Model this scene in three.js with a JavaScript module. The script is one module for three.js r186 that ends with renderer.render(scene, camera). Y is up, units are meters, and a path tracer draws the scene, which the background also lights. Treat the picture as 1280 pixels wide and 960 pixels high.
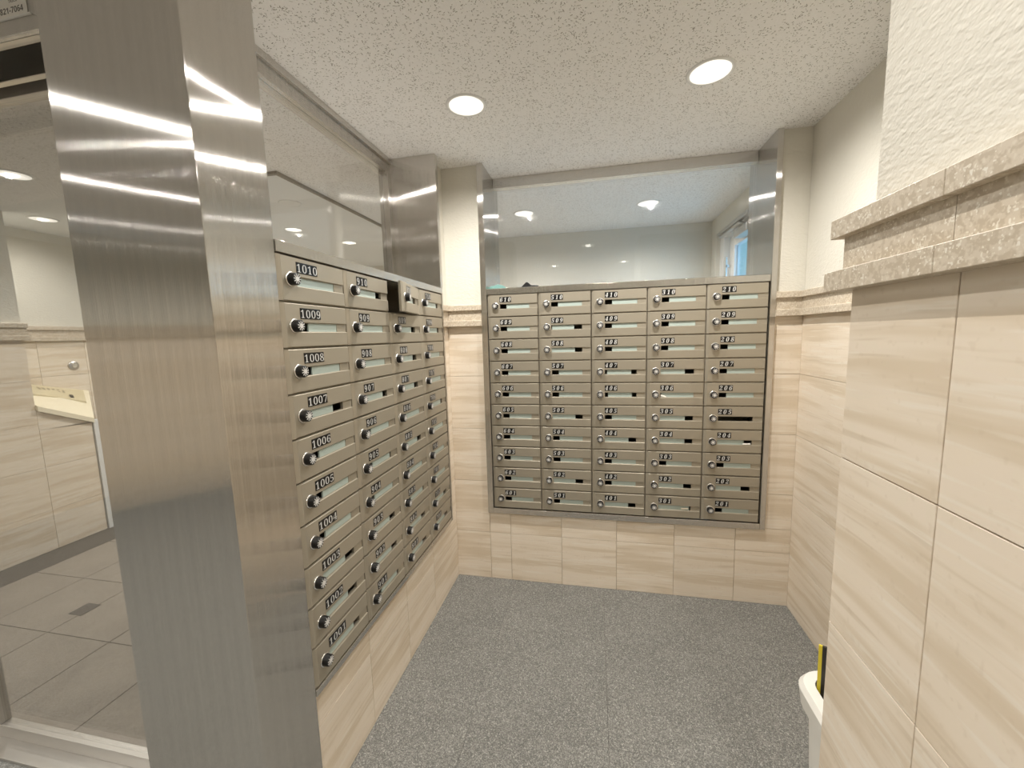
import * as THREE from 'three';
import { mergeGeometries } from 'three/addons/utils/BufferGeometryUtils.js';
import { RoundedBoxGeometry } from 'three/addons/geometries/RoundedBoxGeometry.js';

// ---------------------------------------------------------------- camera, sky, exposure
const scene = new THREE.Scene();
const camera = new THREE.PerspectiveCamera(2 * Math.atan(480 / 505.24) * 180 / Math.PI, 1280 / 960, 0.02, 60);
camera.position.set(0.5727, 1.4219, 2.1592);
camera.rotation.set(-0.1184, 0.2045, -0.0273, 'YXZ');
scene.background = new THREE.Color().setRGB(0.6, 1.7, 2.7);          // clear blue daylight sky outside the entrance door
const renderer = new THREE.WebGLRenderer({ antialias: true });
renderer.toneMapping = THREE.LinearToneMapping;
renderer.toneMappingExposure = 1.0;
renderer.shadowMap.enabled = true;
const LAMP = 4.7;                                                        // candela scale of one downlight

// ---------------------------------------------------------------- helpers
let seed = 1234567;
const rnd = () => { seed = (seed * 1664525 + 1013904223) >>> 0; return seed / 4294967296; };
const R = (a, b) => a + (b - a) * rnd();
const H = 2.32;                                                          // ceiling height
const taken = {};
function numbered(n) { const k = taken[n] = (taken[n] ?? -1) + 1; return k ? n + '_' + String(k).padStart(3, '0') : n; }
function metreUV(g) {                                                    // uv in metres from position, u level on upright faces
  const p = g.attributes.position, n = g.attributes.normal, uv = new Float32Array(p.count * 2);
  for (let i = 0; i < p.count; i++) {
    const ax = Math.abs(n.getX(i)), ay = Math.abs(n.getY(i)), az = Math.abs(n.getZ(i));
    const x = p.getX(i), y = p.getY(i), z = p.getZ(i);
    if (ay > ax && ay > az) { uv[2 * i] = x; uv[2 * i + 1] = z; } else if (ax > az) { uv[2 * i] = z; uv[2 * i + 1] = y; } else { uv[2 * i] = x; uv[2 * i + 1] = y; }
  }
  g.setAttribute('uv', new THREE.BufferAttribute(uv, 2));
  return g;
}
function bx(x0, x1, y0, y1, z0, z1, r = 0) {                             // box by its extents
  const w = x1 - x0, h = y1 - y0, d = z1 - z0;
  let g = r ? new RoundedBoxGeometry(w, h, d, 2, r) : new THREE.BoxGeometry(w, h, d);
  if (g.index && r) g = g.toNonIndexed();
  g.translate((x0 + x1) / 2, (y0 + y1) / 2, (z0 + z1) / 2);
  return metreUV(g);
}
const flat = (list) => list.map((g) => (g.index ? g.toNonIndexed() : g));
const join = (list) => { const l = flat(list); for (const g of l) for (const k of Object.keys(g.attributes)) if (!['position', 'normal', 'uv'].includes(k)) g.deleteAttribute(k); return l.length > 1 ? mergeGeometries(l) : l[0]; };
function mesh(name, geos, mat, parent) {
  const m = new THREE.Mesh(Array.isArray(geos) ? join(geos) : geos, mat);
  m.name = parent === scene ? numbered(name) : name; m.castShadow = m.receiveShadow = true;
  parent.add(m); return m;
}
function tag(o, label, category, group, kind) { Object.assign(o.userData, { label, category }); if (group) o.userData.group = group; if (kind) o.userData.kind = kind; return o; }
function thing(name, label, category, pos = [0, 0, 0], ry = 0, group, kind) {
  const o = new THREE.Group(); o.name = numbered(name); o.position.set(...pos); o.rotation.y = ry; scene.add(o);
  return tag(o, label, category, group, kind);
}
function struct(name, label, category, geos, mat) { return tag(mesh(name, geos, mat, scene), label, category, null, 'structure'); }

// ---------------------------------------------------------------- procedural textures
function hash(x, y, s) { let h = (x * 374761393 + y * 668265263 + s * 1274126177) | 0; h = Math.imul(h ^ (h >>> 13), 1274126177); return ((h ^ (h >>> 16)) >>> 0) / 4294967296; }
function vnoise(x, y, px, py, s) {                                       // periodic value noise
  const xi = Math.floor(x), yi = Math.floor(y), fx = x - xi, fy = y - yi, u = fx * fx * (3 - 2 * fx), v = fy * fy * (3 - 2 * fy);
  const a = ((xi % px) + px) % px, b = (a + 1) % px, c = ((yi % py) + py) % py, d = (c + 1) % py;
  return (hash(a, c, s) * (1 - u) + hash(b, c, s) * u) * (1 - v) + (hash(a, d, s) * (1 - u) + hash(b, d, s) * u) * v;
}
function fbm(u, v, px, py, oct, s) { let a = 0, w = 0.5, t = 0; for (let i = 0; i < oct; i++) { a += w * vnoise(u * px, v * py, px, py, s + i); t += w; px *= 2; py *= 2; w *= 0.5; } return a / t; }
function texture(n, m, f, srgb, size) {
  const d = new Uint8Array(n * m * 4);
  for (let j = 0; j < m; j++) for (let i = 0; i < n; i++) { const c = f(i / n, j / m, i, j), k = (j * n + i) * 4; d[k] = c[0]; d[k + 1] = c[1]; d[k + 2] = c[2]; d[k + 3] = 255; }
  const t = new THREE.DataTexture(d, n, m); t.wrapS = t.wrapT = THREE.RepeatWrapping; t.magFilter = THREE.LinearFilter; t.minFilter = THREE.LinearMipmapLinearFilter; t.generateMipmaps = true;
  if (srgb) t.colorSpace = THREE.SRGBColorSpace; t.repeat.set(1 / size[0], 1 / size[1]); t.needsUpdate = true; return t;
}
const clamp = (x) => Math.max(0, Math.min(255, x));
const mixc = (a, b, t) => [clamp(a[0] + (b[0] - a[0]) * t), clamp(a[1] + (b[1] - a[1]) * t), clamp(a[2] + (b[2] - a[2]) * t)];
const sm = (a, b, x) => { const t = Math.max(0, Math.min(1, (x - a) / (b - a))); return t * t * (3 - 2 * t); };

const travertineMap = texture(1024, 1024, (u, v) => {
  const wv = v + 0.02 * (fbm(u, v, 3, 5, 3, 7) - 0.5);
  const a = fbm(u, wv, 2, 26, 4, 11), b = fbm(u, wv, 7, 110, 3, 23), c = fbm(u, v, 90, 90, 2, 31), e = fbm(u, v, 2, 4, 3, 41);
  let col = mixc([231, 218, 200], [212, 195, 171], sm(0.42, 0.72, a) * 0.75 + (e - 0.5) * 0.5);
  col = mixc(col, [238, 230, 217], sm(0.55, 0.8, b) * 0.6);
  col = mixc(col, [203, 186, 163], sm(0.62, 0.85, fbm(u, wv, 4, 90, 3, 77)) * 0.5);
  return mixc(col, [196, 178, 156], sm(0.7, 0.86, c) * 0.15);
}, true, [0.9, 0.9]);
const terrazzoMap = texture(1024, 1024, (u, v) => {
  const a = fbm(u, v, 90, 90, 3, 3), b = fbm(u, v, 170, 170, 2, 13), c = fbm(u, v, 24, 24, 2, 19);
  let col = mixc([205, 193, 175], [188, 174, 154], sm(0.4, 0.65, a));
  col = mixc(col, [226, 219, 204], sm(0.66, 0.74, b) * (0.35 + 0.6 * sm(0.45, 0.65, c)));
  return mixc(col, [232, 227, 216], sm(0.76, 0.8, fbm(u, v, 120, 120, 2, 51)) * 0.8);
}, true, [0.5, 0.5]);
const plasterBump = texture(1024, 1024, (u, v) => { const a = 255 * (0.7 * fbm(u, v, 64, 110, 2, 5) + 0.3 * fbm(u, v, 200, 260, 2, 9)); return [a, a, a]; }, false, [0.7, 0.7]);
// rock-wool ceiling: short worm-shaped pits
const pits = (() => {
  const n = 1024, a = new Float32Array(n * n);
  for (let k = 0; k < 2900; k++) {
    let x = rnd() * n, y = rnd() * n, t = rnd() * 6.283; const len = R(2, 11), w = R(0.7, 1.6), d = R(0.4, 1);
    for (let s = 0; s < len; s += 0.7) {
      x += Math.cos(t) * 0.7; y += Math.sin(t) * 0.7; t += R(-0.22, 0.22);
      for (let j = -3; j <= 3; j++) for (let i = -3; i <= 3; i++) {
        const X = Math.floor(x) + i, Y = Math.floor(y) + j, q = Math.hypot(X + 0.5 - x, Y + 0.5 - y), val = d * Math.max(0, Math.min(1, w + 0.6 - q));
        const at = ((Y + n) % n) * n + ((X + n) % n); if (val > a[at]) a[at] = val;
      }
    }
  }
  return a;
})();
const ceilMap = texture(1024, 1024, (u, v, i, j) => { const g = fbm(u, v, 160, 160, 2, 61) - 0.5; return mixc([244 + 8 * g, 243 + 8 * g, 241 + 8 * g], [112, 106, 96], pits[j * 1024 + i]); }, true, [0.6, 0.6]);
const ceilBump = texture(1024, 1024, (u, v, i, j) => { const a = 235 - 200 * pits[j * 1024 + i] + 20 * (fbm(u, v, 160, 160, 2, 61) - 0.5); return [a, a, a]; }, false, [0.6, 0.6]);
const carpetMap = texture(1024, 1024, (u, v) => {
  const a = fbm(u, v, 190, 190, 2, 71), b = fbm(u, v, 400, 400, 1, 73), c = fbm(u, v, 5, 5, 3, 79);
  let g = 0.55 * sm(0.3, 0.72, a) + 0.45 * b + 0.22 * (c - 0.5);
  const col = mixc([97, 97, 94], [152, 151, 146], g); return mixc(col, [188, 186, 180], sm(0.74, 0.84, fbm(u, v, 210, 210, 1, 83)) * 0.7);
}, true, [0.6, 0.6]);
const carpetBump = texture(512, 512, (u, v) => { const a = 255 * fbm(u, v, 120, 120, 2, 71); return [a, a, a]; }, false, [0.6, 0.6]);
const stoneMap = texture(512, 512, (u, v) => { const a = fbm(u, v, 6, 6, 5, 91), b = fbm(u, v, 80, 80, 2, 93); return mixc([136, 127, 116], [162, 153, 141], 0.6 * a + 0.4 * b); }, true, [0.8, 0.8]);
const hairline = (() => {                                                // upright hairline polish: each grain line tilts the surface a little to one side
  const t = []; for (let i = 0; i < 2048; i++) { const g = (rnd() + rnd() + rnd() + rnd() - 2) * 1.73; t.push(Math.max(-0.8, Math.min(0.8, 0.40 * g))); }
  return texture(2048, 2, (u, v, i) => { const nx = t[i], nz = Math.sqrt(1 - nx * nx); return [127.5 + 127.5 * nx, 127.5, 127.5 + 127.5 * nz]; }, false, [0.047, 1]);
})();
const grainRough = texture(1024, 256, (u, v) => { const a = 200 + 55 * fbm(u, v, 400, 3, 2, 107); return [a, a, a]; }, false, [0.35, 1.4]);

// ---------------------------------------------------------------- materials
const std = (o) => new THREE.MeshStandardMaterial(o), phys = (o) => new THREE.MeshPhysicalMaterial(o);
const lin = (r, g, b) => new THREE.Color().setRGB(r, g, b);
const M = {
  paint: std({ color: 0xdbd7cc, roughness: 0.85, bumpMap: plasterBump, bumpScale: 0.0016 }),
  grout: std({ color: 0xe6dfd1, roughness: 0.9 }),
  tile: phys({ map: travertineMap, roughness: 0.42, specularIntensity: 0.7 }),
  terrazzo: std({ map: terrazzoMap, roughness: 0.45 }),
  ceiling: std({ map: ceilMap, roughness: 0.95, bumpMap: ceilBump, bumpScale: 0.0015 }),
  ceilingSmooth: std({ color: 0xe6e7e6, roughness: 0.9 }),
  ceilingTrim: std({ color: 0x857b6b, roughness: 0.6 }),
  carpet: std({ map: carpetMap, roughness: 1, bumpMap: carpetBump, bumpScale: 0.003 }),
  stone: std({ map: stoneMap, roughness: 0.55 }),
  stoneDark: std({ color: 0x5f5850, roughness: 0.6 }),
  steel: phys({ color: lin(0.70, 0.675, 0.64), metalness: 1, roughness: 0.135, roughnessMap: grainRough, anisotropy: 0.97, normalMap: hairline }),
  steelPlain: phys({ color: lin(0.60, 0.57, 0.53), metalness: 1, roughness: 0.3 }),
  aluminium: std({ color: lin(0.55, 0.53, 0.50), metalness: 0.9, roughness: 0.4 }),
  whiteMetal: std({ color: 0xe4e4e2, roughness: 0.4 }),
  box: phys({ color: lin(0.385, 0.345, 0.274), metalness: 0.45, roughness: 0.42 }),
  black: std({ color: 0x0d0c0c, roughness: 0.4 }),
  chrome: std({ color: lin(0.8, 0.79, 0.77), metalness: 1, roughness: 0.22 }),
  star: std({ color: lin(0.75, 0.74, 0.72), metalness: 0.3, roughness: 0.35 }),
  slider: phys({ color: lin(0.43, 0.505, 0.47), roughness: 0.25 }),
  glass: phys({ color: lin(0.985, 0.99, 0.995), transmission: 1, thickness: 0, roughness: 0, ior: 1.5 }),
  glassDoor: phys({ color: lin(0.80, 0.80, 0.79), transmission: 1, thickness: 0, roughness: 0, ior: 1.5 }),
  plastic: std({ color: 0xe9e7e1, roughness: 0.35 }),
};
M.lens = std({ color: 0xffffff, emissive: lin(1, 0.95, 0.86), emissiveIntensity: 0.82, roughness: 0.6 });
M.bulb = std({ color: 0xffffff, emissive: lin(1, 0.93, 0.8), emissiveIntensity: 9, roughness: 0.6 });

// ---------------------------------------------------------------- tiles
const tileGeo = {};
function tileShape(w, h, variant) {
  const k = [w.toFixed(4), h.toFixed(4), variant].join();
  if (!tileGeo[k]) {
    const g = new RoundedBoxGeometry(w, h, 0.008, 1, 0.0009); g.translate(0, 0, -0.004); metreUV(g);
    const uv = g.attributes.uv; for (let i = 0; i < uv.count; i++) uv.setXY(i, uv.getX(i) + variant * 0.3137 + 0.1, uv.getY(i) + variant * 0.377);
    tileGeo[k] = g;
  }
  return tileGeo[k];
}
// us, vs: joint positions along the wall and up; place(u, v) gives the world point of the tile's front centre
function tiles(parent, us, vs, place, ry, skip, name = 'tile', mat = M.tile) {
  let n = 0; const J = 0.0018;
  for (let j = 0; j + 1 < vs.length; j++) for (let i = 0; i + 1 < us.length; i++) {
    const u0 = us[i], u1 = us[i + 1], v0 = vs[j], v1 = vs[j + 1];
    if (skip && skip((u0 + u1) / 2, (v0 + v1) / 2)) continue;
    const m = mesh(name, tileShape(Math.abs(u1 - u0) - J, v1 - v0 - J, Math.floor(rnd() * 7)), mat, parent);
    m.position.set(...place((u0 + u1) / 2, (v0 + v1) / 2)); m.rotation.y = ry; n++;
  }
  return n;
}
const VS = [0, 0.285, 0.595, 0.903, 1.203, 1.482];                       // level joints

// ================================================================= STRUCTURE
const BW = 0.2767, BH = 0.12, BY = 0.445, BT = BY + 10 * BH;              // mailbox width, height, foot and top of the banks
const XL = -0.235, XR = 1.535, ZB = -0.012, XB = -0.199;                 // wall planes; front plane of the left bank
const ZN = 1.268, ZF = ZN - 4 * BW;                                      // near and far end of the left bank
const PX = 0.98, PZ = 1.395;                                             // pier face and its far corner

// floor of the mail room and the hall: carpet tiles on a slab
{
  const f = struct('floor', 'grey speckled carpet floor of the mail room', 'floor', [bx(-4.2, 2.4, -0.12, -0.012, -0.35, 5.2)], M.stoneDark);
  const g = {};
  const x0 = XL, z1 = 2.4;
  for (let i = 0; i < 5; i++) for (let j = 0; j < 6; j++) {
    const xa = x0 + i * 0.5 - 0.15, xb = xa + 0.5, za = ZB + j * 0.5 - 0.1, zb = za + 0.5, s = 0.0012;
    const X0 = Math.max(xa, XL - 0.004), X1 = Math.min(xb, XR + 0.003), Z0 = Math.max(za, ZB - 0.005), Z1 = zb; if (X1 - X0 < 0.02) continue;
    const k = [X1 - X0, Z1 - Z0, (i + j) % 2].map((v) => v.toFixed(3)).join();
    if (!g[k]) {
      const b = new THREE.BoxGeometry(X1 - X0 - s, 0.012, Z1 - Z0 - s); metreUV(b);
      if ((i + j) % 2) { const uv = b.attributes.uv; for (let q = 0; q < uv.count; q++) uv.setXY(q, uv.getY(q) + 0.21, -uv.getX(q) + 0.13); }
      g[k] = b;
    }
    const m = mesh('carpet_tile', g[k], M.carpet, f); m.position.set((X0 + X1) / 2, -0.006, (Z0 + Z1) / 2);
  }
  const rest = mesh('carpet', [bx(-4.2, XL - 0.004, -0.012, 0, 1.3, 5.2), bx(XL - 0.004, 2.4, -0.012, 0, 2.888, 5.2), bx(XR + 0.003, 2.4, -0.012, 0, 2.0, 2.888)], M.carpet, f);
  rest.userData.kind = 'stuff';
}
// ceiling of mail room, hall and the corridor behind the glass
struct('ceiling', 'pitted white acoustic board ceiling with round downlights', 'ceiling', [bx(-4.2, 2.4, H, H + 0.1, 1.25, 5.2), bx(-0.6, 2.4, H, H + 0.1, -1.7, 1.25), bx(-1.07, -0.6, H, H + 0.1, -3.3, 1.25), bx(-3.8, -1.07, H, H + 0.1, 0.2, 1.25)], M.ceiling);

// back wall
const UX0 = -0.033, UX1 = 1.41;                                          // steel surround of the back bank
{
  const w = struct('wall_back', 'cream tiled and painted back wall around the mailbox bank', 'wall', [
    bx(XL - 0.3, UX0, 0, H, ZB - 0.16, ZB - 0.006), bx(UX1, XR + 0.3, 0, H, ZB - 0.16, ZB - 0.006), bx(UX0, UX1, 0, 0.412, ZB - 0.16, ZB - 0.006)], M.grout);
  mesh('painted_panel', [bx(XL - 0.02, UX0, 1.5, H, ZB - 0.0062, ZB - 0.002)], M.paint, w);
  mesh('painted_panel', [bx(UX1, XR + 0.02, 1.5, H, ZB - 0.0062, ZB - 0.002)], M.paint, w);
  const us = [XL - 0.002, UX0 + 0.002, 0.092, 0.385, 0.685, 0.983, 1.281, XR + 0.002];
  tiles(w, us, VS.slice(0, 2), (u, v) => [u, v, ZB], 0);
  tiles(w, us.slice(1, -1), [0.285, 0.412], (u, v) => [u, v, ZB], 0);
  tiles(w, us.slice(0, 2), VS.slice(1), (u, v) => [u, v, ZB], 0);
  tiles(w, [1.281, XR + 0.002], [0.285, 0.412], (u, v) => [u, v, ZB], 0);
  tiles(w, [UX1, XR + 0.002], [0.412, ...VS.slice(2)], (u, v) => [u, v, ZB], 0);
}
// left wall below the bank and between the bank and the corner
{
  const w = struct('wall_left', 'cream tiled left wall under the mailbox bank', 'wall', [bx(XL - 0.2, XL - 0.006, 0, BY - 0.025, ZB - 0.02, ZN), bx(XL - 0.2, XL - 0.006, BY - 0.025, H, ZB - 0.02, ZF - 0.018)], M.grout);
  mesh('painted_panel', [bx(XL - 0.0062, XL - 0.002, 1.5, H, ZB, ZF - 0.018)], M.paint, w);
  const us = [ZB, 0.345, 0.645, 0.945, 1.245, ZN + 0.01];
  tiles(w, us, [0, 0.285, BY - 0.022], (u, v) => [XL, v, u], Math.PI / 2);
  tiles(w, [ZB, ZF - 0.018], [BY - 0.022, ...VS.slice(2)], (u, v) => [XL, v, u], Math.PI / 2);
}
// right wall of the alcove
{
  const w = struct('wall_right', 'cream tiled and white painted right wall of the alcove', 'wall', [bx(XR + 0.006, XR + 0.2, 0, H, ZB - 0.02, PZ + 0.03)], M.grout);
  mesh('painted_panel', [bx(XR + 0.002, XR + 0.0062, 1.5, H, ZB, PZ + 0.03)], M.paint, w);
  tiles(w, [ZB, 0.45, 0.75, 1.05, 1.35, PZ + 0.02], VS, (u, v) => [XR, v, u], -Math.PI / 2);
}
// pier beside the camera
const PE = 2.05;
{
  const w = struct('wall_pier', 'tiled pier with rough white plaster above the dado', 'wall', [bx(PX + 0.006, XR + 0.2, 0, 1.5, PZ + 0.006, PE)], M.grout);
  mesh('painted_panel', [bx(PX + 0.012, XR + 0.2, 1.5, H, PZ + 0.022, PE)], new THREE.MeshStandardMaterial({ color: 0xdbd7cc, roughness: 0.85, bumpMap: plasterBump, bumpScale: 0.0019 }), w);
  tiles(w, [PZ, 1.595, 1.895, PE], VS, (u, v) => [PX, v, u], -Math.PI / 2);
  tiles(w, [PX + 0.0, 1.28, XR], VS, (u, v) => [u, v, PZ], Math.PI);
}
// dado rails: wide lower ledge, set-back band, upper ledge
const railProfile = [[0, 1.48], [0.026, 1.48], [0.028, 1.482], [0.028, 1.510], [0.026, 1.512], [0.010, 1.512], [0.010, 1.565], [0.022, 1.565], [0.024, 1.567], [0.024, 1.593], [0.022, 1.595], [-0.012, 1.595], [-0.012, 1.48]];
function railGeo(len) { const s = new THREE.Shape(railProfile.map(([d, y]) => new THREE.Vector2(d, y))); return metreUV(new THREE.ExtrudeGeometry(s, { depth: len, bevelEnabled: false })); }
function rail(parent, from, to) {                                         // points on the wall at floor level; the profile stands out to the right of from->to
  const d = new THREE.Vector3().subVectors(to, from), m = mesh('rail_piece', railGeo(d.length()), M.terrazzo, parent);
  m.position.copy(from); m.rotation.y = Math.atan2(d.x, d.z); return m;
}
const V = (x, z) => new THREE.Vector3(x, 0, z);
{
  const t1 = thing('trim_1', 'speckled stone dado rail between left bank and back bank', 'dado rail', [0, 0, 0], 0, null, 'structure');
  rail(t1, V(XL, ZB), V(XL, ZF - 0.018));
  rail(t1, V(UX0, ZB), V(XL, ZB)).rotation.y = -Math.PI / 2;
  const t2 = thing('trim_2', 'speckled stone dado rail in the right corner of the alcove', 'dado rail', [0, 0, 0], 0, null, 'structure');
  rail(t2, V(XR, ZB), V(UX1, ZB));
  rail(t2, V(XR, PZ), V(XR, ZB));
  const t3 = thing('trim_3', 'speckled stone dado rail around the white plaster pier', 'dado rail', [0, 0, 0], 0, null, 'structure');
  for (const [n, y0, y1, d] of [['lower_ledge', 1.48, 1.512, 0.028], ['middle_band', 1.512, 1.565, 0.010], ['upper_ledge', 1.565, 1.595, 0.024]]) {
    const r = n === 'middle_band' ? 0 : 0.0012;
    mesh(n, [bx(PX - d, XR, y0, y1, PZ - d, 1.5945, r)], M.terrazzo, t3); mesh(n, [bx(PX - d, XR, y0, y1, 1.5955, PE, r)], M.terrazzo, t3);
  }
}
// walls of the hall behind the camera
{
  const hall = (name, label, x0, x1, z0, z1, nx, nz) => {
    const w = struct(name, label, 'wall', [bx(x0, x1, 1.5, H, z0, z1)], M.paint);
    mesh('tiled_panel', [bx(x0 - (nx < 0 ? 0.01 : 0), x1 + (nx > 0 ? 0.01 : 0), 0, 1.5, z0 - (nz < 0 ? 0.01 : 0), z1 + (nz > 0 ? 0.01 : 0))], M.tile, w);
    mesh('dado_band', [bx(x0 - (nx < 0 ? 0.03 : 0), x1 + (nx > 0 ? 0.03 : 0), 1.48, 1.595, z0 - (nz < 0 ? 0.03 : 0), z1 + (nz > 0 ? 0.03 : 0))], M.terrazzo, w);
  };
  hall('wall_hall_rear', 'tiled rear wall of the entrance hall', -4.2, 2.4, 5.0, 5.2, 0, -1);
  hall('wall_hall_left', 'tiled left wall of the entrance hall', -4.2, -4.0, 1.25, 5.0, 1, 0);
  hall('wall_hall_right', 'tiled right wall of the entrance hall', 2.2, 2.4, PE, 5.0, -1, 0);
  struct('wall_hall_return', 'white wall behind the pier', 'wall', [bx(XR + 0.2, 2.4, 0, H, PE - 0.2, PE)], M.paint);
}

// ================================================================= STEEL SURROUNDS AND GLASS ABOVE THE BANKS
{
  const t = thing('trim_4', 'brushed stainless steel surround of the back mailbox bank', 'steel frame', [0, 0, 0], 0, null, 'structure');
  const F = 0.008, GZ = -0.235;
  mesh('jamb', [bx(UX0, -0.002, 0.413, H - 0.001, -0.33, F, 0.0015)], M.steel, t);
  mesh('jamb', [bx(5 * BW + 0.002, UX1, 0.413, H - 0.001, -0.33, F, 0.0015)], M.steel, t);
  mesh('bottom_rail', [bx(-0.002, 5 * BW + 0.002, 0.413, BY - 0.001, -0.2, F, 0.0015)], M.steel, t);
  mesh('sill', [bx(-0.002, 5 * BW + 0.002, BT + 0.001, BT + 0.032, -0.33, 0.004, 0.0015)], M.steel, t);
  mesh('glazing_bead', [bx(-0.002, 5 * BW + 0.002, BT + 0.032, BT + 0.06, GZ - 0.03, GZ + 0.02, 0.0015)], M.steel, t);
  mesh('head', [bx(-0.002, 5 * BW + 0.002, 2.265, H - 0.001, GZ - 0.03, GZ + 0.02, 0.0015)], M.steel, t);
  const w = thing('window_1', 'clear double glazing above the back mailbox bank', 'window', [0, 0, 0], 0, null, 'structure');
  mesh('pane', [bx(0, 5 * BW, BT + 0.06, 2.265, GZ - 0.003, GZ + 0.003)], M.glass, w);
  mesh('pane', [bx(0, 5 * BW, BT + 0.06, 2.265, GZ - 0.027, GZ - 0.021)], M.glass, w);
}
{
  const t = thing('trim_5', 'brushed stainless steel surround of the left mailbox bank', 'steel frame', [0, 0, 0], 0, null, 'structure');
  const GX = -0.452;
  mesh('jamb', [bx(-0.5, XB + 0.004, BT + 0.03, H - 0.001, ZF - 0.016, ZF + 0.014, 0.0015)], M.steel, t);
  mesh('jamb', [bx(-0.5, XB + 0.002, BY - 0.02, BT + 0.03, ZF - 0.016, ZF - 0.002, 0.0015)], M.steel, t);
  mesh('bottom_rail', [bx(-0.42, XB + 0.001, BY - 0.022, BY - 0.001, ZF - 0.002, ZN - 0.001, 0.0015)], M.steel, t);
  mesh('sill', [bx(-0.5, XB + 0.003, BT + 0.001, BT + 0.03, ZF - 0.002, ZN - 0.001, 0.0015)], M.steel, t);
  mesh('glazing_bead', [bx(GX - 0.03, GX + 0.02, BT + 0.03, BT + 0.056, ZF + 0.014, ZN - 0.001, 0.0015)], M.steel, t);
  mesh('head', [bx(GX - 0.05, GX + 0.01, 2.25, H - 0.001, ZF + 0.014, ZN - 0.001, 0.0015)], M.steel, t);
  mesh('head_cap', [bx(GX + 0.01, GX + 0.022, 2.295, H - 0.001, ZF + 0.014, ZN - 0.001, 0.0015)], M.steel, t);
  mesh('stile', [bx(GX - 0.03, GX + 0.02, BT + 0.056, 2.25, ZF + 0.014, ZF + 0.05, 0.0015)], M.steel, t);
  const w = thing('window_2', 'clear glazing above the left mailbox bank', 'window', [0, 0, 0], 0, null, 'structure');
  mesh('pane', [bx(GX - 0.013, GX - 0.007, BT + 0.056, 2.25, ZF + 0.05, ZN - 0.001)], M.glass, w);
}
// steel column between the bank and the glass door
{
  const c = thing('steel_column', 'tall brushed stainless steel column between the glass door and left mailbox bank', 'column', [-0.375, 0, 1.365]);
  mesh('cladding', [bx(-0.176, 0.176, 0.001, H - 0.001, -0.096, 0.09, 0.002)], M.steel, c);
}

// ================================================================= MAILBOXES
const plateAtlas = (() => {
  const cols = 10, rows = 9, cw = 160, ch = 64, cv = document.createElement('canvas'); cv.width = cols * cw; cv.height = rows * ch;
  const g = cv.getContext('2d'); g.fillStyle = '#0b0b0c'; g.fillRect(0, 0, cv.width, cv.height);
  g.fillStyle = '#d9d9d6'; g.textAlign = 'center'; g.textBaseline = 'middle';
  [10, 9, 8, 7, 6, 5, 4, 3, 2].forEach((c, r) => {
    for (let k = 1; k <= 10; k++) {
      const s = String(c) + String(k).padStart(2, '0'), x = (k - 1) * cw, y = r * ch, italic = c <= 6, n = s.length;
      for (let i = 0; i < n; i++) {
        g.save(); g.translate(x + (i + 0.5) * cw / n, y + ch * 0.53);
        if (italic) { g.transform(1, 0, -0.22, 1, 0, 0); g.font = 'bold 64px serif'; g.scale(1.0, 1); } else { g.font = '62px serif'; g.scale(n === 3 ? 1.15 : 1.05, 1); }
        g.fillText(s[i], 0, 0); g.restore();
      }
    }
  });
  const t = new THREE.CanvasTexture(cv); t.colorSpace = THREE.SRGBColorSpace; t.anisotropy = 8; return t;
})();
M.plate = std({ map: plateAtlas, roughness: 0.28 });
const DW = BW - 0.0058, DH = BH - 0.0046, DT = 0.014;                    // door size and thickness
const fx = (f) => f * BW - BW / 2, fy = (f) => BH * (1 - f);             // fractions of a front to its own x, y (origin: foot centre)
const WX0 = fx(0.25), WX1 = fx(0.828), WY0 = fy(0.635), WY1 = fy(0.445);
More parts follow.
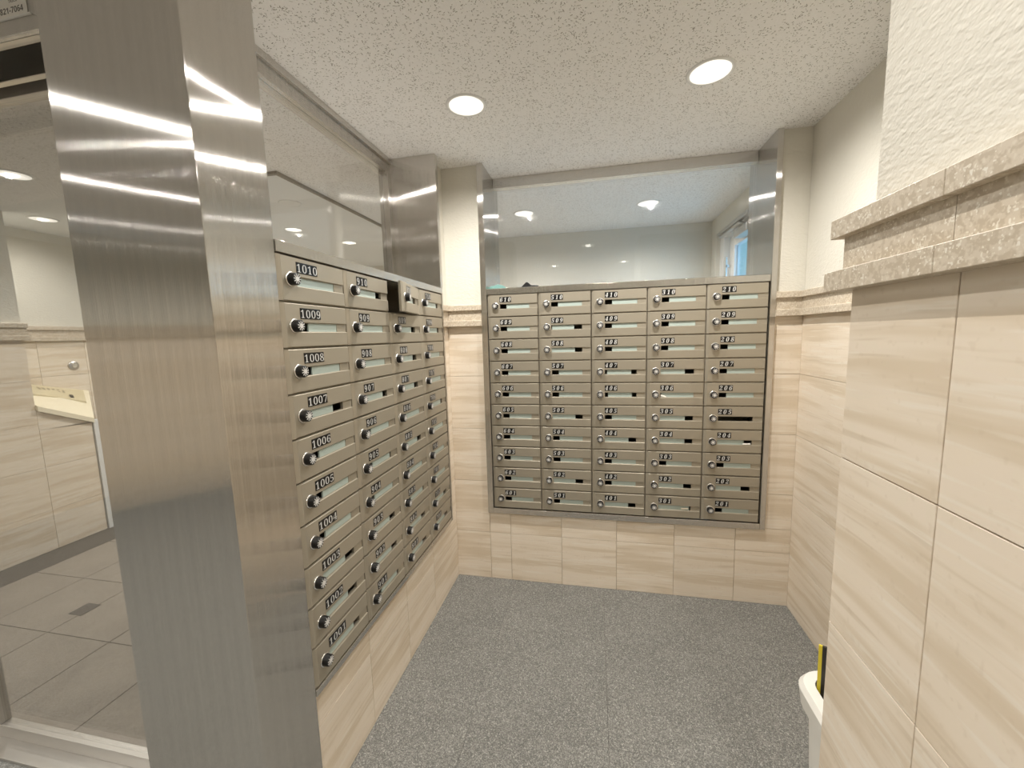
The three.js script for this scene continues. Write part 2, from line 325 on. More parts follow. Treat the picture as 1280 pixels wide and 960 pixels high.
// door geometry, hinged at its right edge: x from -DW to 0, front face at z = 0
const doorGeo = (() => {
  const off = -DW / 2;                                                    // box x to door x: subtract DW/2
  const X = (x) => x + off, y0 = (BH - DH) / 2, y1 = y0 + DH, L = -DW, Rr = 0;
  const hole = (a, b) => { const p = new THREE.Path(); p.moveTo(X(a), WY0); p.lineTo(X(a), WY1); p.lineTo(X(b), WY1); p.lineTo(X(b), WY0); p.closePath(); return p; };
  const back = new THREE.Shape(); back.moveTo(L, y0); back.lineTo(Rr, y0); back.lineTo(Rr, y1); back.lineTo(L, y1); back.closePath(); back.holes.push(hole(WX0, WX1));
  const gb = new THREE.ExtrudeGeometry(back, { depth: DT - 0.005, bevelEnabled: false }); gb.translate(0, 0, -DT);
  const c = 0.011, e = 0.0012, fr = new THREE.Shape();                    // front layer with the channel open to the right
  fr.moveTo(L + c, y0 + e); fr.lineTo(Rr - e, y0 + e); fr.lineTo(Rr - e, WY0 - 0.001); fr.lineTo(X(WX0), WY0 - 0.001); fr.lineTo(X(WX0), WY1 + 0.001); fr.lineTo(Rr - e, WY1 + 0.001); fr.lineTo(Rr - e, y1 - e); fr.lineTo(L + c, y1 - e); fr.closePath();
  const gf = new THREE.ExtrudeGeometry(fr, { depth: 0.0038, bevelEnabled: true, bevelThickness: 0.0012, bevelSize: 0.0012, bevelOffset: -0.0012, bevelSegments: 1 }); gf.translate(0, 0, -0.005);
  const lip = new THREE.Shape(); lip.moveTo(L, -0.005); lip.lineTo(L + c + 0.001, -0.005); lip.lineTo(L + c + 0.001, -0.0006); lip.lineTo(L + 0.0015, -0.0042); lip.closePath();
  const gl = new THREE.ExtrudeGeometry(lip, { depth: DH - 0.0008, bevelEnabled: false }); gl.rotateX(-Math.PI / 2); gl.translate(0, y0 + 0.0004, 0); // (x, z, up)
  // rotateX(-90) maps (x, y, z) to (x, z, -y): flip the profile back
  const p = gl.attributes.position; for (let i = 0; i < p.count; i++) p.setZ(i, -p.getZ(i));
  const idx = []; for (let i = 0; i < p.count; i += 3) idx.push(i, i + 2, i + 1); gl.setIndex(idx); const gl2 = gl.toNonIndexed(); gl2.computeVertexNormals();
  const g = join([gb, gf, gl2]); return metreUV(g);
})();
const bodyGeo = (() => {
  const w = BW - 0.0006, h = BH - 0.0006, t = 0.0012, z0 = -0.2, z1 = -DT + 0.004;
  return join([bx(-w / 2, -w / 2 + t, 0.0003, h, z0, z1), bx(w / 2 - t, w / 2, 0.0003, h, z0, z1), bx(-w / 2, w / 2, 0.0003, 0.0003 + t, z0, z1), bx(-w / 2, w / 2, h - t, h, z0, z1), bx(-w / 2, w / 2, 0.0003, h, z0 - t, z0)]);
})();
const knobGeo = new THREE.LatheGeometry([[0, 0.0195], [0.0135, 0.0195], [0.0155, 0.018], [0.0165, 0.004], [0.0165, 0.0005], [0, 0.0005]].map((a) => new THREE.Vector2(...a)), 20); knobGeo.rotateX(Math.PI / 2);
const ringGeo = new THREE.LatheGeometry([[0.0165, 0.0032], [0.0188, 0.0028], [0.0196, 0.0015], [0.0196, 0], [0.0165, 0]].map((a) => new THREE.Vector2(...a)), 20); ringGeo.rotateX(Math.PI / 2);
const starGeo = (() => {
  const parts = [], c = new THREE.CylinderGeometry(0.0062, 0.0062, 0.0016, 14); c.rotateX(Math.PI / 2); parts.push(c);
  for (let k = 0; k < 10; k++) { const b = new THREE.BoxGeometry(0.0023, 0.0058, 0.0012); b.translate(0, 0.0098, 0); b.rotateZ(k * Math.PI / 5); parts.push(b); }
  return join(parts);
})();
const plateGeo = {};
function plateShape(num, row, k, w) {
  const g = new THREE.BoxGeometry(w, 0.0285, 0.0012), uv = g.attributes.uv, u0 = (k - 1) / 10 + 0.002, u1 = k / 10 - 0.002, v0 = 1 - (row + 1) / 9 + 0.003, v1 = 1 - row / 9 - 0.003;
  for (let i = 0; i < uv.count; i++) { const f = Math.floor(i / 4) === 4; uv.setXY(i, f ? u0 + (u1 - u0) * uv.getX(i) : u0 + 0.001, f ? v0 + (v1 - v0) * uv.getY(i) : v0 + 0.001); }
  return g;
}
const sliderGeo = {};
function sliderShape(a, b) { const k = a.toFixed(3) + b.toFixed(3); return sliderGeo[k] ??= bx(fx(a), fx(b), WY0 - 0.001, WY1 + 0.001, -0.0115, -0.0068); }
// what each window shows: extent of the pale slider inside the opening 0.25..0.828 (the rest is an open dark slot)
const LEFT = [0.38, 0.828], RIGHT = [0.25, 0.69], FULL = [0.25, 0.828], NARROW = [0.29, 0.73], SMALLR = [0.25, 0.76];
const state = {
  1010: FULL, 1009: LEFT, 1008: LEFT, 1007: [0.25, 0.655], 1006: LEFT, 1005: LEFT, 1004: [0.37, 0.828], 1003: [0.25, 0.66], 1002: [0.25, 0.66], 1001: [0.28, 0.72],
  910: [0.25, 0.7], 909: FULL, 908: [0.36, 0.828], 907: [0.25, 0.72], 906: [0.38, 0.828], 905: [0.36, 0.8], 904: [0.36, 0.828], 903: RIGHT, 902: RIGHT, 901: [0.37, 0.79],
  810: [0.25, 0.68], 809: [0.25, 0.7], 808: [0.25, 0.7], 807: [0.25, 0.7], 806: [0.36, 0.828], 805: [0.25, 0.7], 804: [0.38, 0.828], 803: [0.36, 0.8], 802: RIGHT, 801: RIGHT,
  710: [0.25, 0.76], 709: SMALLR, 708: FULL, 707: FULL, 706: SMALLR, 705: FULL, 704: FULL, 703: FULL, 702: RIGHT, 701: RIGHT,
  509: [0.265, 0.68], 508: RIGHT, 505: RIGHT, 503: [0.39, 0.828], 502: [0.25, 0.68], 501: [0.37, 0.828],
  407: NARROW, 406: [0.31, 0.745], 404: RIGHT, 401: RIGHT, 307: [0.25, 0.67], 306: [0.27, 0.828], 305: RIGHT, 304: RIGHT, 302: RIGHT, 301: [0.25, 0.8],
  205: null, 204: [0.25, 0.7], 202: [0.25, 0.68],
};
const ordinal = ['bottom', 'second', 'third', 'fourth', 'fifth', 'sixth', 'seventh', 'eighth', 'ninth', 'top'];
const boxes = {};
const words = ['oh', 'one', 'two', 'three', 'four', 'five', 'six', 'seven', 'eight', 'nine', 'ten'];
const spoken = (col, k) => words[col] + '-' + (k === 10 ? 'ten' : 'oh-' + words[k]);
function mailbox(col, k, atlasRow, pos, ry, bank) {
  const num = col * 100 + k;
  const groupName = bank === 'left' ? 'mailboxes in the left bank' : 'mailboxes in the back bank';
  const open = num === 810;
  const label = open ? 'champagne metal mailbox with its door swung ajar, top row of the left bank'
    : num === 205 ? 'champagne metal mailbox numbered 205 with its window slot fully dark'
      : `champagne metal mailbox with black plate ${num} (${spoken(col, k)}) in the ${bank} bank`;
  const o = thing('mailbox', label, 'mailbox', pos, ry, groupName);
  mesh('body', bodyGeo, M.box, o);
  const d = mesh('door', doorGeo, M.box, o); d.position.set(DW / 2, 0, 0);
  if (open) d.rotation.y = 11.5 * Math.PI / 180;
  const at = (m, x, y, z) => { m.position.set(x - DW / 2, y, z); return m; };
  const kx = fx(0.163), ky = fy(0.515);
  const kn = at(mesh('dial_knob', knobGeo, M.black, d), kx, ky, 0);
  at(mesh('knob_ring', ringGeo, M.chrome, d), kx, ky, 0);
  const st = at(mesh('dial_scale', starGeo, M.star, d), kx, ky, 0.0196); st.rotation.z = ((num * 7) % 11) * 0.11; kn.rotation.z = 0;
  const pw = col === 10 ? 0.081 : 0.0635;
  at(mesh('number_plate', plateShape(num, atlasRow, k, pw), M.plate, d), fx(0.248) + pw / 2, fy(0.235), 0.0005);
  const s = num in state ? state[num] : LEFT;
  if (s) { const m = mesh('window_slider', sliderShape(s[0], s[1]), M.slider, d); m.position.x = -DW / 2; }
  boxes[num] = o; return o;
}
[10, 9, 8, 7].forEach((c, i) => { for (let k = 10; k >= 1; k--) mailbox(c, k, i, [XB, BY + (k - 1) * BH, ZN - (i + 0.5) * BW], Math.PI / 2, 'left'); });
[6, 5, 4, 3, 2].forEach((c, i) => { for (let k = 10; k >= 1; k--) mailbox(c, k, i + 4, [(i + 0.5) * BW, BY + (k - 1) * BH, 0], 0, 'back'); });
// scraps of paper in some slots
{
  const paper = std({ color: 0xf2efe6, roughness: 0.8 });
  const p = mesh('paper_scrap', [bx(0, 0.03, -0.004, 0.004, -0.0005, 0.0008)], paper, scene); p.position.set((3.25) * BW + 0.003, BY + 5 * BH + fy(0.56), -0.004); p.rotation.set(-0.3, 0.2, -0.18);
  tag(p, 'torn white paper scrap stuck in the slot of mailbox 306', 'paper');
  const q = mesh('paper_scrap', [bx(0, 0.036, -0.003, 0.003, -0.0005, 0.0008)], paper, scene); q.position.set(4.68 * BW, BY + 3 * BH + fy(0.6), -0.004); q.rotation.set(-0.3, 0, 0.05);
  tag(q, 'white paper edge showing in the slot of mailbox 204', 'paper');
  const r = mesh('paper_scrap', [bx(0, 0.034, -0.003, 0.004, -0.0005, 0.0008)], std({ color: 0xcfc6b2, roughness: 0.8 }), scene); r.position.set(3.66 * BW, BY + fy(0.57), -0.0035); r.rotation.set(-0.25, 0, 0.06);
  tag(r, 'folded beige paper poking from the slot of mailbox 301', 'paper');
}

// ================================================================= DOWNLIGHTS
function downlight(x, z, y, power, label, group, dim) {
  const o = thing('downlight', label, 'downlight', [x, y, z], 0, group);
  mesh('trim_ring', new THREE.LatheGeometry([[0.066, -0.001], [0.068, -0.004], [0.074, -0.005], [0.079, -0.003], [0.08, 0]].map((a) => new THREE.Vector2(...a)), 40), M.whiteMetal, o);
  if (dim) { const l = mesh('lens', new THREE.CylinderGeometry(0.066, 0.066, 0.003, 32), M.whiteMetal, o); l.position.y = -0.0015; return; }
  const l = mesh('lens', new THREE.CylinderGeometry(0.067, 0.067, 0.003, 36), M.lens, o); l.position.y = -0.002;
  const b = mesh('bulb', new THREE.SphereGeometry(0.026, 20, 8, 0, 6.284, Math.PI / 2, Math.PI / 2), M.bulb, o); b.scale.y = 0.3; b.position.y = -0.0034;
  const s = new THREE.SpotLight(lin(1, 0.965, 0.905), LAMP * power, 0, 1.44, 1, 2); s.position.set(0, -0.0085, 0); s.target.position.set(0, -1, 0); s.castShadow = true; s.shadow.radius = 0.35;
  o.add(s, s.target);
}
downlight(0.083, 0.53, H, 1, 'round white downlight in the ceiling beside the left bank', 'mail room downlights');
downlight(0.970, 0.515, H, 1, 'round white downlight in the ceiling over the right side', 'mail room downlights');
for (const [x, z, p] of [[0.505, 1.69, 0.5], [-1.26, 2.07, 1], [-2.4, 1.95, 1], [0.05, 2.8, 1], [0.93, 2.79, 1], [-2.75, 3.4, 1], [-3.1, 4.3, 1]])
  downlight(x, z, H, p, 'round white downlight in the entrance hall ceiling', 'hall downlights');
for (const [x, z, p] of [[-2.375, 0.514, 0.75], [-3.2, -0.07, 0.5]]) downlight(x, z, H, p, 'round white downlight in the vestibule ceiling beyond the glass', 'vestibule downlights');

downlight(0.06, -0.92, H, 0.75, 'round downlight seen through the glass over the 610 end of the back bank', 'corridor downlights');
downlight(0.94, -0.94, H, 0.75, 'round downlight seen through the glass near the blue entrance door', 'corridor downlights');

// ================================================================= VESTIBULE BEYOND THE GLASS
struct('floor_vestibule', 'brown grey stone floor beyond the glass door', 'floor', [bx(-3.8, 2.4, -0.12, -0.01, -3.3, -0.35), bx(-3.8, XL - 0.2, -0.12, -0.0105, -0.35, 1.25)], M.stone);
{
  const f = scene.getObjectByName('floor_vestibule'), g = {};
  const place = (xa, xb, za, zb) => {
    const k = [xb - xa, zb - za].map((v) => v.toFixed(3)).join(); if (!g[k]) g[k] = metreUV(new THREE.BoxGeometry(xb - xa - 0.004, 0.01, zb - za - 0.004));
    mesh('floor_tile', g[k], M.stone, f).position.set((xa + xb) / 2, -0.005, (za + zb) / 2);
  };
  for (let i = 0; i < 6; i++) for (let j = 0; j < 4; j++) place(-2.94 + i * 0.4, -2.94 + (i + 1) * 0.4, 1.195 - (j + 1) * 0.4, 1.195 - j * 0.4);
  mesh('border_strip', [bx(-2.942, -0.56, -0.0105, -0.0003, 1.197, 1.25)], M.stoneDark, f); mesh('border_strip', [bx(-3.2, -2.942, -0.0105, -0.0003, -0.4, 1.25)], M.stoneDark, f);
  const pl = mesh('floor_drain', [bx(-0.045, 0.045, 0, 0.002, -0.045, 0.045)], M.stoneDark, f); pl.position.set(-2.165, 0.0002, 0.625);
}
{
  const walls = (name, label, x0, x1, z0, z1) => struct(name, label, 'wall', [bx(x0, x1, 0, H + 0.2, z0, z1)], M.paint);
  walls('wall_vestibule_rear', 'white painted wall seen through the glass above the back bank', -0.6, 1.9, -1.75, -1.6);
  walls('wall_vestibule_far', 'white far wall of the vestibule', -3.8, -0.6, -3.3, -3.15);
  walls('wall_vestibule_side', 'white side wall of the vestibule', -0.6, -0.45, -3.15, -1.75);
  walls('wall_vestibule_left', 'white wall above the intercom niche', -3.8, -3.65, -3.15, 0.13);
  struct('wall_vestibule_near', 'pale wall beside the glass door beyond', 'wall', [bx(-3.8, -3.205, 0, H, 0.13, 1.25)], M.paint);
}
// raised coffer in the vestibule ceiling
struct('ceiling_coffer', 'smooth raised ceiling panel with dark trim', 'ceiling', [bx(-3.8, -1.07, H + 0.12, H + 0.2, -3.3, 0.2)], M.ceilingSmooth);
struct('ceiling_margin', 'white ceiling strip above the intercom wall', 'ceiling', [bx(-3.8, -2.35, H, H + 0.12, -0.6, 0.2)], M.ceilingSmooth);
{
  const t = thing('trim_6', 'dark narrow trim around the raised ceiling panel', 'trim', [0, 0, 0], 0, null, 'structure');
  for (const [x0, x1, z0, z1] of [[-1.09, -1.07, -3.14, 0.2], [-2.33, -1.09, 0.18, 0.2], [-2.352, -2.332, -0.62, 0.18], [-3.64, -2.352, -0.62, -0.6]]) {
    mesh('trim_piece', [bx(x0, x1, H - 0.014, H + 0.008, z0, z1)], M.ceilingTrim, t);
    mesh('coffer_side', [bx(x0, x1, H + 0.008, H + 0.12, z0, z1)], M.ceilingSmooth, t);
  }
}
downlight(-1.631, -0.58, H + 0.12, 0, 'unlit round downlight in the raised vestibule ceiling', null, true);
for (const [x, z] of [[-2.12, -1.2], [-1.95, -1.8]]) downlight(x, z, H + 0.12, 2.3, 'round white downlight in the raised vestibule ceiling', 'coffer downlights');

// wall with the intercom niche
{
  const w = struct('wall_intercom', 'pale tiled wall under the intercom ledge', 'wall', [bx(-3.64, -3.21, 0, 0.86, -0.17, 0.129)], M.grout);
  const X = -3.2;
  tiles(w, [-0.17, 0.13], [0, 0.285, 0.595, 0.86], (u, v) => [X, v, u], Math.PI / 2);
  const w2 = scene.getObjectByName('wall_vestibule_near');
  tiles(w2, [0.13, 0.43, 0.73, 1.03, 1.25], VS, (u, v) => [X, v, u], Math.PI / 2);
  const w3 = scene.getObjectByName('wall_vestibule_left');
  tiles(w3, [-0.77, -0.47, -0.17, 0.13], VS.slice(2), (u, v) => [-3.64, v, u], Math.PI / 2);
  const t = thing('trim_7', 'stone dado rail beyond the glass door', 'dado rail', [0, 0, 0], 0, null, 'structure');
  rail(t, V(-3.64, -0.77), V(-3.64, 0.13)); rail(t, V(X, 0.112), V(X, 1.24));
  // sloping ledge: front edge on the lower wall, back edge on the niche wall
  const A = [[-3.18, 1.03, 0.13], [-3.18, 0.885, -0.175], [-3.635, 1.06, -0.45], [-3.635, 1.215, 0.125]];
  const shape = []; const up = 0.0, th = 0.035;
  const P = A.map((p) => new THREE.Vector3(...p)), Q = P.map((p) => p.clone().setY(p.y - th));
  const quad = (a, b, c, d) => shape.push(a, b, c, a, c, d);
  quad(P[0], P[1], P[2], P[3]); quad(Q[3], Q[2], Q[1], Q[0]); quad(Q[0], Q[1], P[1], P[0]); quad(Q[1], Q[2], P[2], P[1]); quad(Q[2], Q[3], P[3], P[2]); quad(Q[3], Q[0], P[0], P[3]);
  const g = new THREE.BufferGeometry().setFromPoints(shape); g.computeVertexNormals(); metreUV(g);
  const ledge = struct('trim_8', 'sloping cream ledge carrying the intercom panel', 'ledge', g, std({ color: 0xf0e6cc, roughness: 0.5 }));
  const sup = []; { const T = Q.map((p) => p.clone().setX(p.x < -3.4 ? -3.64 : -3.2).setZ(Math.max(-0.17, p.z))), B = T.map((p) => p.clone().setY(0.86)); const sq = (a, b, c, d) => sup.push(a, b, c, a, c, d); sq(B[0], B[1], T[1], T[0]); sq(B[1], B[2], T[2], T[1]); sq(B[2], B[3], T[3], T[2]); sq(B[3], B[0], T[0], T[3]); sq(T[0], T[1], T[2], T[3]); }
  const sg = new THREE.BufferGeometry().setFromPoints(sup); sg.computeVertexNormals(); mesh('support', metreUV(sg), M.tile, ledge);
  // intercom panel lying on the ledge
  const lerp = (u, v) => { const a = P[0].clone().lerp(P[1], u), b = P[3].clone().lerp(P[2], u); return a.lerp(b, v); };
  const o = lerp(0.5, 0.66);
  const slab = (u0, u1, v0, v1, h0, h1) => {                             // a plate that follows the ledge
    const c = [lerp(u0, v0), lerp(u1, v0), lerp(u1, v1), lerp(u0, v1)].map((p) => p.sub(o)), lo = c.map((p) => p.clone().setY(p.y + h0)), hi = c.map((p) => p.clone().setY(p.y + h1)), out = [];
    const sq = (a, b, d, e) => out.push(a, b, d, a, d, e);
    sq(hi[0], hi[1], hi[2], hi[3]); sq(lo[3], lo[2], lo[1], lo[0]); for (let k = 0; k < 4; k++) sq(lo[k], lo[(k + 1) % 4], hi[(k + 1) % 4], hi[k]);
    const gg = new THREE.BufferGeometry().setFromPoints(out); gg.computeVertexNormals(); return metreUV(gg);
  };
  const ic = thing('intercom_panel', 'long beige intercom panel with keypad on the sloping ledge', 'intercom', o.toArray());
  mesh('faceplate', slab(0.03, 0.93, 0.46, 0.88, -0.004, 0.022), std({ color: 0xd2c6a4, roughness: 0.4 }), ic);
  mesh('display', slab(0.07, 0.30, 0.53, 0.80, 0.023, 0.026), std({ color: 0x6b5c50, roughness: 0.3 }), ic);
  for (let k = 0; k < 6; k++) mesh('button', slab(0.38 + k * 0.055, 0.41 + k * 0.055, 0.66, 0.76, 0.023, 0.028), std({ color: 0x9a8e74, roughness: 0.5 }), ic);
  mesh('key_switch', slab(0.72, 0.77, 0.52, 0.60, 0.023, 0.03), M.black, ic);
  // round button on the wall
  const rb = thing('wall_button', 'round chrome button on the tiled niche wall', 'button', [-3.64, 1.277, -0.375], Math.PI / 2);
  mesh('escutcheon', (() => { const c = new THREE.LatheGeometry([[0, 0.012], [0.02, 0.012], [0.034, 0.01], [0.037, 0.004], [0.037, 0]].map((a) => new THREE.Vector2(...a)), 28); c.rotateX(Math.PI / 2); return c; })(), M.steelPlain, rb);
  mesh('push_cap', (() => { const c = new THREE.CylinderGeometry(0.016, 0.016, 0.006, 20); c.rotateX(Math.PI / 2); c.translate(0, 0, 0.015); return c; })(), M.chrome, rb);
  struct('trim_9', 'white aluminium post at the end of the intercom wall', 'post', [bx(-3.24, -3.19, 0, 0.87, -0.215, -0.175)], M.whiteMetal);
}

// ================================================================= GLASS DOOR BESIDE THE COLUMN
{
  const d = thing('door_1', 'framed glass sliding door beside the steel column', 'door', [0, 0, 0], 0, null, 'structure');
  const Z = 1.25;
  mesh('pane', [bx(-1.57, -0.5, 0.06, 2.125, Z - 0.022, Z - 0.016)], M.glassDoor, d);
  mesh('bottom_rail', [bx(-1.6, -0.5, 0.012, 0.06, Z - 0.035, Z - 0.003, 0.002)], M.aluminium, d);
  mesh('threshold', [bx(-3.2, -0.5, 0.0, 0.012, Z - 0.045, Z + 0.055, 0.002)], M.aluminium, d);
  mesh('top_rail', [bx(-1.6, -0.5, 2.118, 2.16, Z - 0.035, Z - 0.003, 0.002)], M.aluminium, d);
  mesh('stile', [bx(-1.6, -1.562, 0.0605, 2.118, Z - 0.035, Z - 0.003, 0.002)], M.aluminium, d);
  mesh('side_pane', [bx(-3.2, -1.605, 0.03, 2.15, Z + 0.006, Z + 0.012)], M.glassDoor, d);
  const h = thing('door_header', 'stainless steel header box over the glass door with open track slot', 'door header');
  const x0 = -3.2, x1 = -0.552;
  mesh('front_panel', [bx(x0, x1, 2.128, H - 0.001, 1.388, 1.40, 0.002)], M.steel, h);
  mesh('bottom_lip', [bx(x0, x1, 2.128, 2.132, 1.378, 1.388)], M.steelPlain, h);
  mesh('track', [bx(x0, x1, 2.16, 2.172, 1.335, 1.35)], M.aluminium, h);
  mesh('slot_lining', [bx(x0, x1, H - 0.006, H - 0.001, 1.2145, 1.388)], M.aluminium, h);
  mesh('rear_panel', [bx(x0, x1, 2.13, H - 0.001, 1.268, 1.285, 0.002)], M.steelPlain, h);
  mesh('inner_lip', [bx(x0, x1, 2.16, 2.166, 1.205, 1.268)], M.steelPlain, h);
  mesh('back_panel', [bx(x0, x1, 2.16, H - 0.001, 1.2, 1.2145)], M.steelPlain, h);
  // sticker
  const cv = document.createElement('canvas'); cv.width = 1024; cv.height = 256; const g = cv.getContext('2d');
  g.fillStyle = '#e9e7e2'; g.fillRect(0, 0, 1024, 256); g.fillStyle = '#6b665f'; g.textAlign = 'right'; g.textBaseline = 'alphabetic';
  g.font = 'bold 34px sans-serif'; g.fillText('TRICK', 930, 150); g.fillStyle = '#4a4641'; g.font = 'bold 62px sans-serif'; g.fillText('072-821-7064', 985, 226);
  const t = new THREE.CanvasTexture(cv); t.colorSpace = THREE.SRGBColorSpace;
  const b = new THREE.BoxGeometry(0.28, 0.07, 0.001); const s = mesh('door_sticker', b, std({ map: t, roughness: 0.4 }), scene);
  { const uv = b.attributes.uv; for (let i = 0; i < uv.count; i++) if (Math.floor(i / 4) !== 4) uv.setXY(i, 0.01, 0.95); }
  s.position.set(-0.66 - 0.14, 2.163 + 0.035, 1.4008);
  tag(s, 'white sticker with a telephone number on the door header', 'sticker');
  mesh('edge_strip', [bx(-0.14, 0.15, -0.0385, -0.0355, -0.0005, 0.003)], M.whiteMetal, s);
}

// ================================================================= ENTRANCE DOOR WITH BLUE SKY BEHIND THE BACK GLASS
{
  const w = struct('wall_vestibule_right', 'white wall around the entrance door behind the back bank', 'wall', [bx(1.53, 1.7, 2.19, H, -1.6, -0.33), bx(1.53, 1.7, 0, 2.19, -0.66, -0.33), bx(1.53, 1.7, 0, 2.19, -1.6, -1.47)], M.paint);
  const d = thing('door_2', 'white framed glass entrance door with blue sky behind', 'door', [0, 0, 0], 0, null, 'structure');
  mesh('door_stile', [bx(1.6, 1.64, 0.01, 2.13, -1.36, -1.25, 0.003)], M.whiteMetal, d);
  mesh('door_stile', [bx(1.6, 1.64, 0.01, 2.13, -0.78, -0.67, 0.003)], M.whiteMetal, d);
  mesh('top_rail', [bx(1.6, 1.64, 2.05, 2.13, -1.25, -0.78, 0.003)], M.whiteMetal, d);
  mesh('bottom_rail', [bx(1.6, 1.64, 0.01, 0.2, -1.25, -0.78, 0.003)], M.whiteMetal, d);
  mesh('pane', [bx(1.617, 1.623, 0.2, 2.05, -1.25, -0.78)], M.glass, d);
  mesh('door_frame', [bx(1.56, 1.66, 0, 2.19, -1.47, -1.37), bx(1.56, 1.66, 2.135, 2.19, -1.37, -0.66)], M.whiteMetal, d);
  mesh('pull_handle', [bx(1.555, 1.575, 1.0, 1.98, -1.325, -1.305, 0.006), bx(1.56, 1.6, 1.9, 1.92, -1.325, -1.305), bx(1.56, 1.6, 1.05, 1.07, -1.325, -1.305)], M.chrome, d);
  const c = thing('door_closer', 'grey metal door closer with arm above the entrance door', 'door closer');
  mesh('housing', [bx(1.53, 1.599, 2.06, 2.115, -1.05, -0.80, 0.006)], M.aluminium, c);
  mesh('arm', [bx(1.50, 1.53, 2.12, 2.13, -1.3, -0.85)], M.aluminium, c);
  mesh('slide_rail', [bx(1.50, 1.529, 2.14, 2.165, -1.32, -0.70, 0.003)], M.aluminium, c);
}

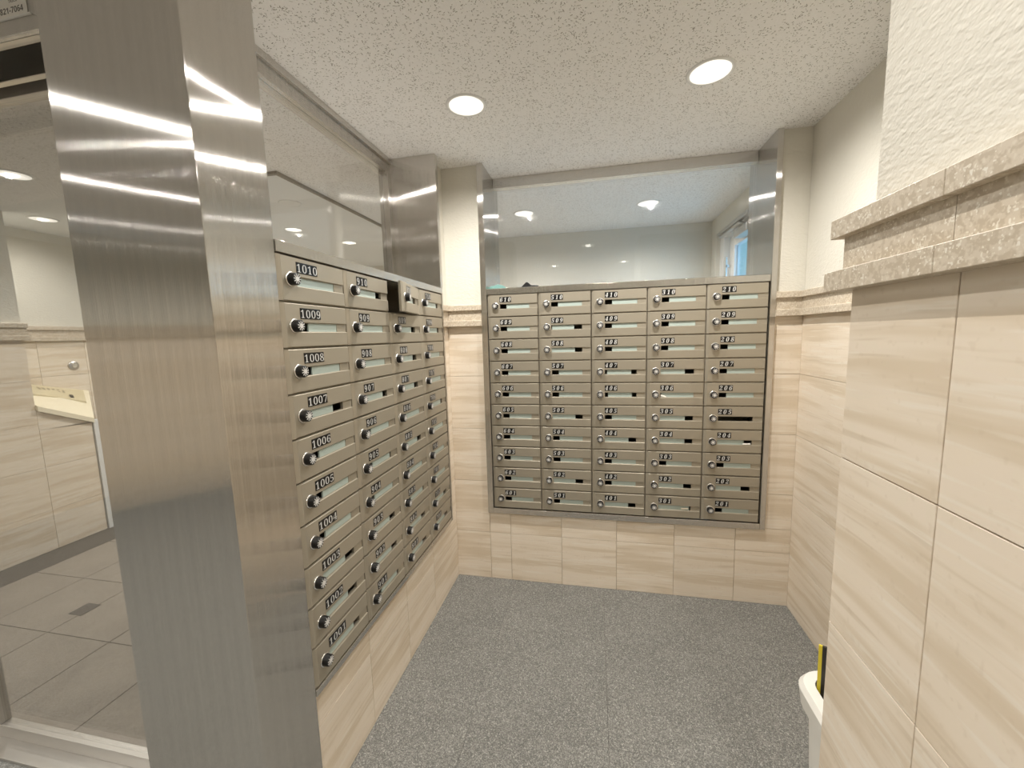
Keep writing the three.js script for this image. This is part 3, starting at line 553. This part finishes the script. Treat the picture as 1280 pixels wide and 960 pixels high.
// ================================================================= SMALL THINGS
{ // waste bin in the alcove behind the pier
  const bin = thing('waste_bin', 'white plastic waste bin tucked behind the tiled pier', 'bin', [1.265, 0, 1.19]);
  const rr = (w, d, r) => { const out = []; for (let c = 0; c < 4; c++) for (let k = 0; k <= 6; k++) { const t = (c + k / 6) * Math.PI / 2, sx = c === 0 || c === 3 ? 1 : -1, sy = c < 2 ? 1 : -1; out.push(new THREE.Vector2(sx * (w / 2 - r) + r * Math.cos(t), sy * (d / 2 - r) + r * Math.sin(t))); } return out; };
  const wall = (w0, d0, w1, d1, r, y0, y1, t) => {
    const o0 = rr(w0, d0, r), o1 = rr(w1, d1, r), i0 = rr(w0 - t, d0 - t, r - t / 2), i1 = rr(w1 - t, d1 - t, r - t / 2), pos = [], n = o0.length;
    const q = (a, b, c, d) => pos.push(...a, ...b, ...c, ...a, ...c, ...d), P = (p, y) => [p.x, y, p.y];
    for (let i = 0; i < n; i++) { const j = (i + 1) % n; q(P(o0[j], y0), P(o0[i], y0), P(o1[i], y1), P(o1[j], y1)); q(P(i0[i], y0), P(i0[j], y0), P(i1[j], y1), P(i1[i], y1)); q(P(o1[j], y1), P(o1[i], y1), P(i1[i], y1), P(i1[j], y1)); q(P(o0[i], y0), P(o0[j], y0), P(i0[j], y0), P(i0[i], y0)); }
    const g = new THREE.BufferGeometry(); g.setAttribute('position', new THREE.Float32BufferAttribute(pos, 3)); g.computeVertexNormals(); return metreUV(g);
  };
  mesh('body', [wall(0.27, 0.26, 0.305, 0.295, 0.055, 0.002, 0.46, 0.008), bx(-0.12, 0.12, 0.002, 0.008, -0.12, 0.12)], M.plastic, bin);
  mesh('rim', [wall(0.335, 0.325, 0.345, 0.335, 0.065, 0.445, 0.49, 0.06), wall(0.345, 0.335, 0.33, 0.32, 0.065, 0.49, 0.505, 0.05)], M.plastic, bin);
  // magazines standing in the bin
  const cv = document.createElement('canvas'); cv.width = 128; cv.height = 256; const g = cv.getContext('2d');
  g.fillStyle = '#2b2723'; g.fillRect(0, 0, 128, 256); g.fillStyle = '#d8c63a'; g.fillRect(0, 0, 9, 256); g.fillStyle = '#e7dc6a'; for (let k = 0; k < 5; k++) g.fillRect(34, 50 + k * 30, 50 + (k * 23) % 40, 14); g.fillStyle = '#8b8f96'; g.fillRect(30, 205, 80, 36);
  const t = new THREE.CanvasTexture(cv); t.colorSpace = THREE.SRGBColorSpace;
  const mag = (name, w, h, th, mat, x, y, z, rx, ry, rz, label) => { const m = mesh(name, new THREE.BoxGeometry(w, h, th), mat, scene); m.position.set(x, y, z); m.rotation.set(rx, ry, rz); tag(m, label, name === 'magazine' ? 'magazine' : 'leaflet'); };
  mag('magazine', 0.11, 0.33, 0.006, std({ map: t, roughness: 0.4 }), 1.178, 0.455, 1.112, -0.03, -0.5, 0, 'black and yellow printed magazine standing in the white bin');
  mag('leaflet', 0.1, 0.32, 0.003, std({ color: 0xf1ede6, roughness: 0.6 }), 1.20, 0.455, 1.172, -0.03, -0.4, 0, 'white leaflet standing in the white bin');
  mag('leaflet', 0.1, 0.26, 0.003, std({ color: 0x3d4a66, roughness: 0.5 }), 1.19, 0.43, 1.068, -0.02, 0, 0, 'dark blue leaflet standing in the white bin');
  mag('leaflet', 0.14, 0.2, 0.002, std({ color: 0xe2877f, roughness: 0.6 }), 1.25, 0.40, 1.225, -0.03, 0, 0, 'pink leaflet standing low in the white bin');
}
{ // things left on the sill of the back bank
  const y = BT + 0.032;
  const cg = new THREE.SphereGeometry(1, 20, 10, 0, 6.284, 0, Math.PI / 2), p = cg.attributes.position;
  for (let i = 0; i < p.count; i++) { const f = 1 + 0.35 * (vnoise(p.getX(i) * 3 + 5, p.getZ(i) * 3 + 5, 64, 64, 3) - 0.5); p.setXYZ(i, p.getX(i) * 0.05 * f, p.getY(i) * 0.026 * f, p.getZ(i) * 0.04 * f); }
  cg.computeVertexNormals(); metreUV(cg);
  const cl = mesh('cleaning_cloth', cg, std({ color: 0x648a84, roughness: 0.9 }), scene); cl.position.set(0.045, y, -0.06); tag(cl, 'crumpled teal cloth on the steel sill above mailbox 610', 'cloth');
  const s = new THREE.Shape(); s.moveTo(-0.03, 0); s.lineTo(-0.004, 0.024); s.lineTo(0.004, 0.024); s.lineTo(0.022, 0.008); s.lineTo(0.06, 0.005); s.lineTo(0.06, 0); s.closePath();
  const bg = new THREE.ExtrudeGeometry(s, { depth: 0.05, bevelEnabled: true, bevelSize: 0.002, bevelThickness: 0.002, bevelSegments: 2 }); metreUV(bg);
  const b = mesh('black_clip', bg, M.black, scene); b.position.set(0.215, y + 0.002, -0.075); tag(b, 'small black wedge shaped clip lying on the steel sill', 'clip');
}

renderer.render(scene, camera);
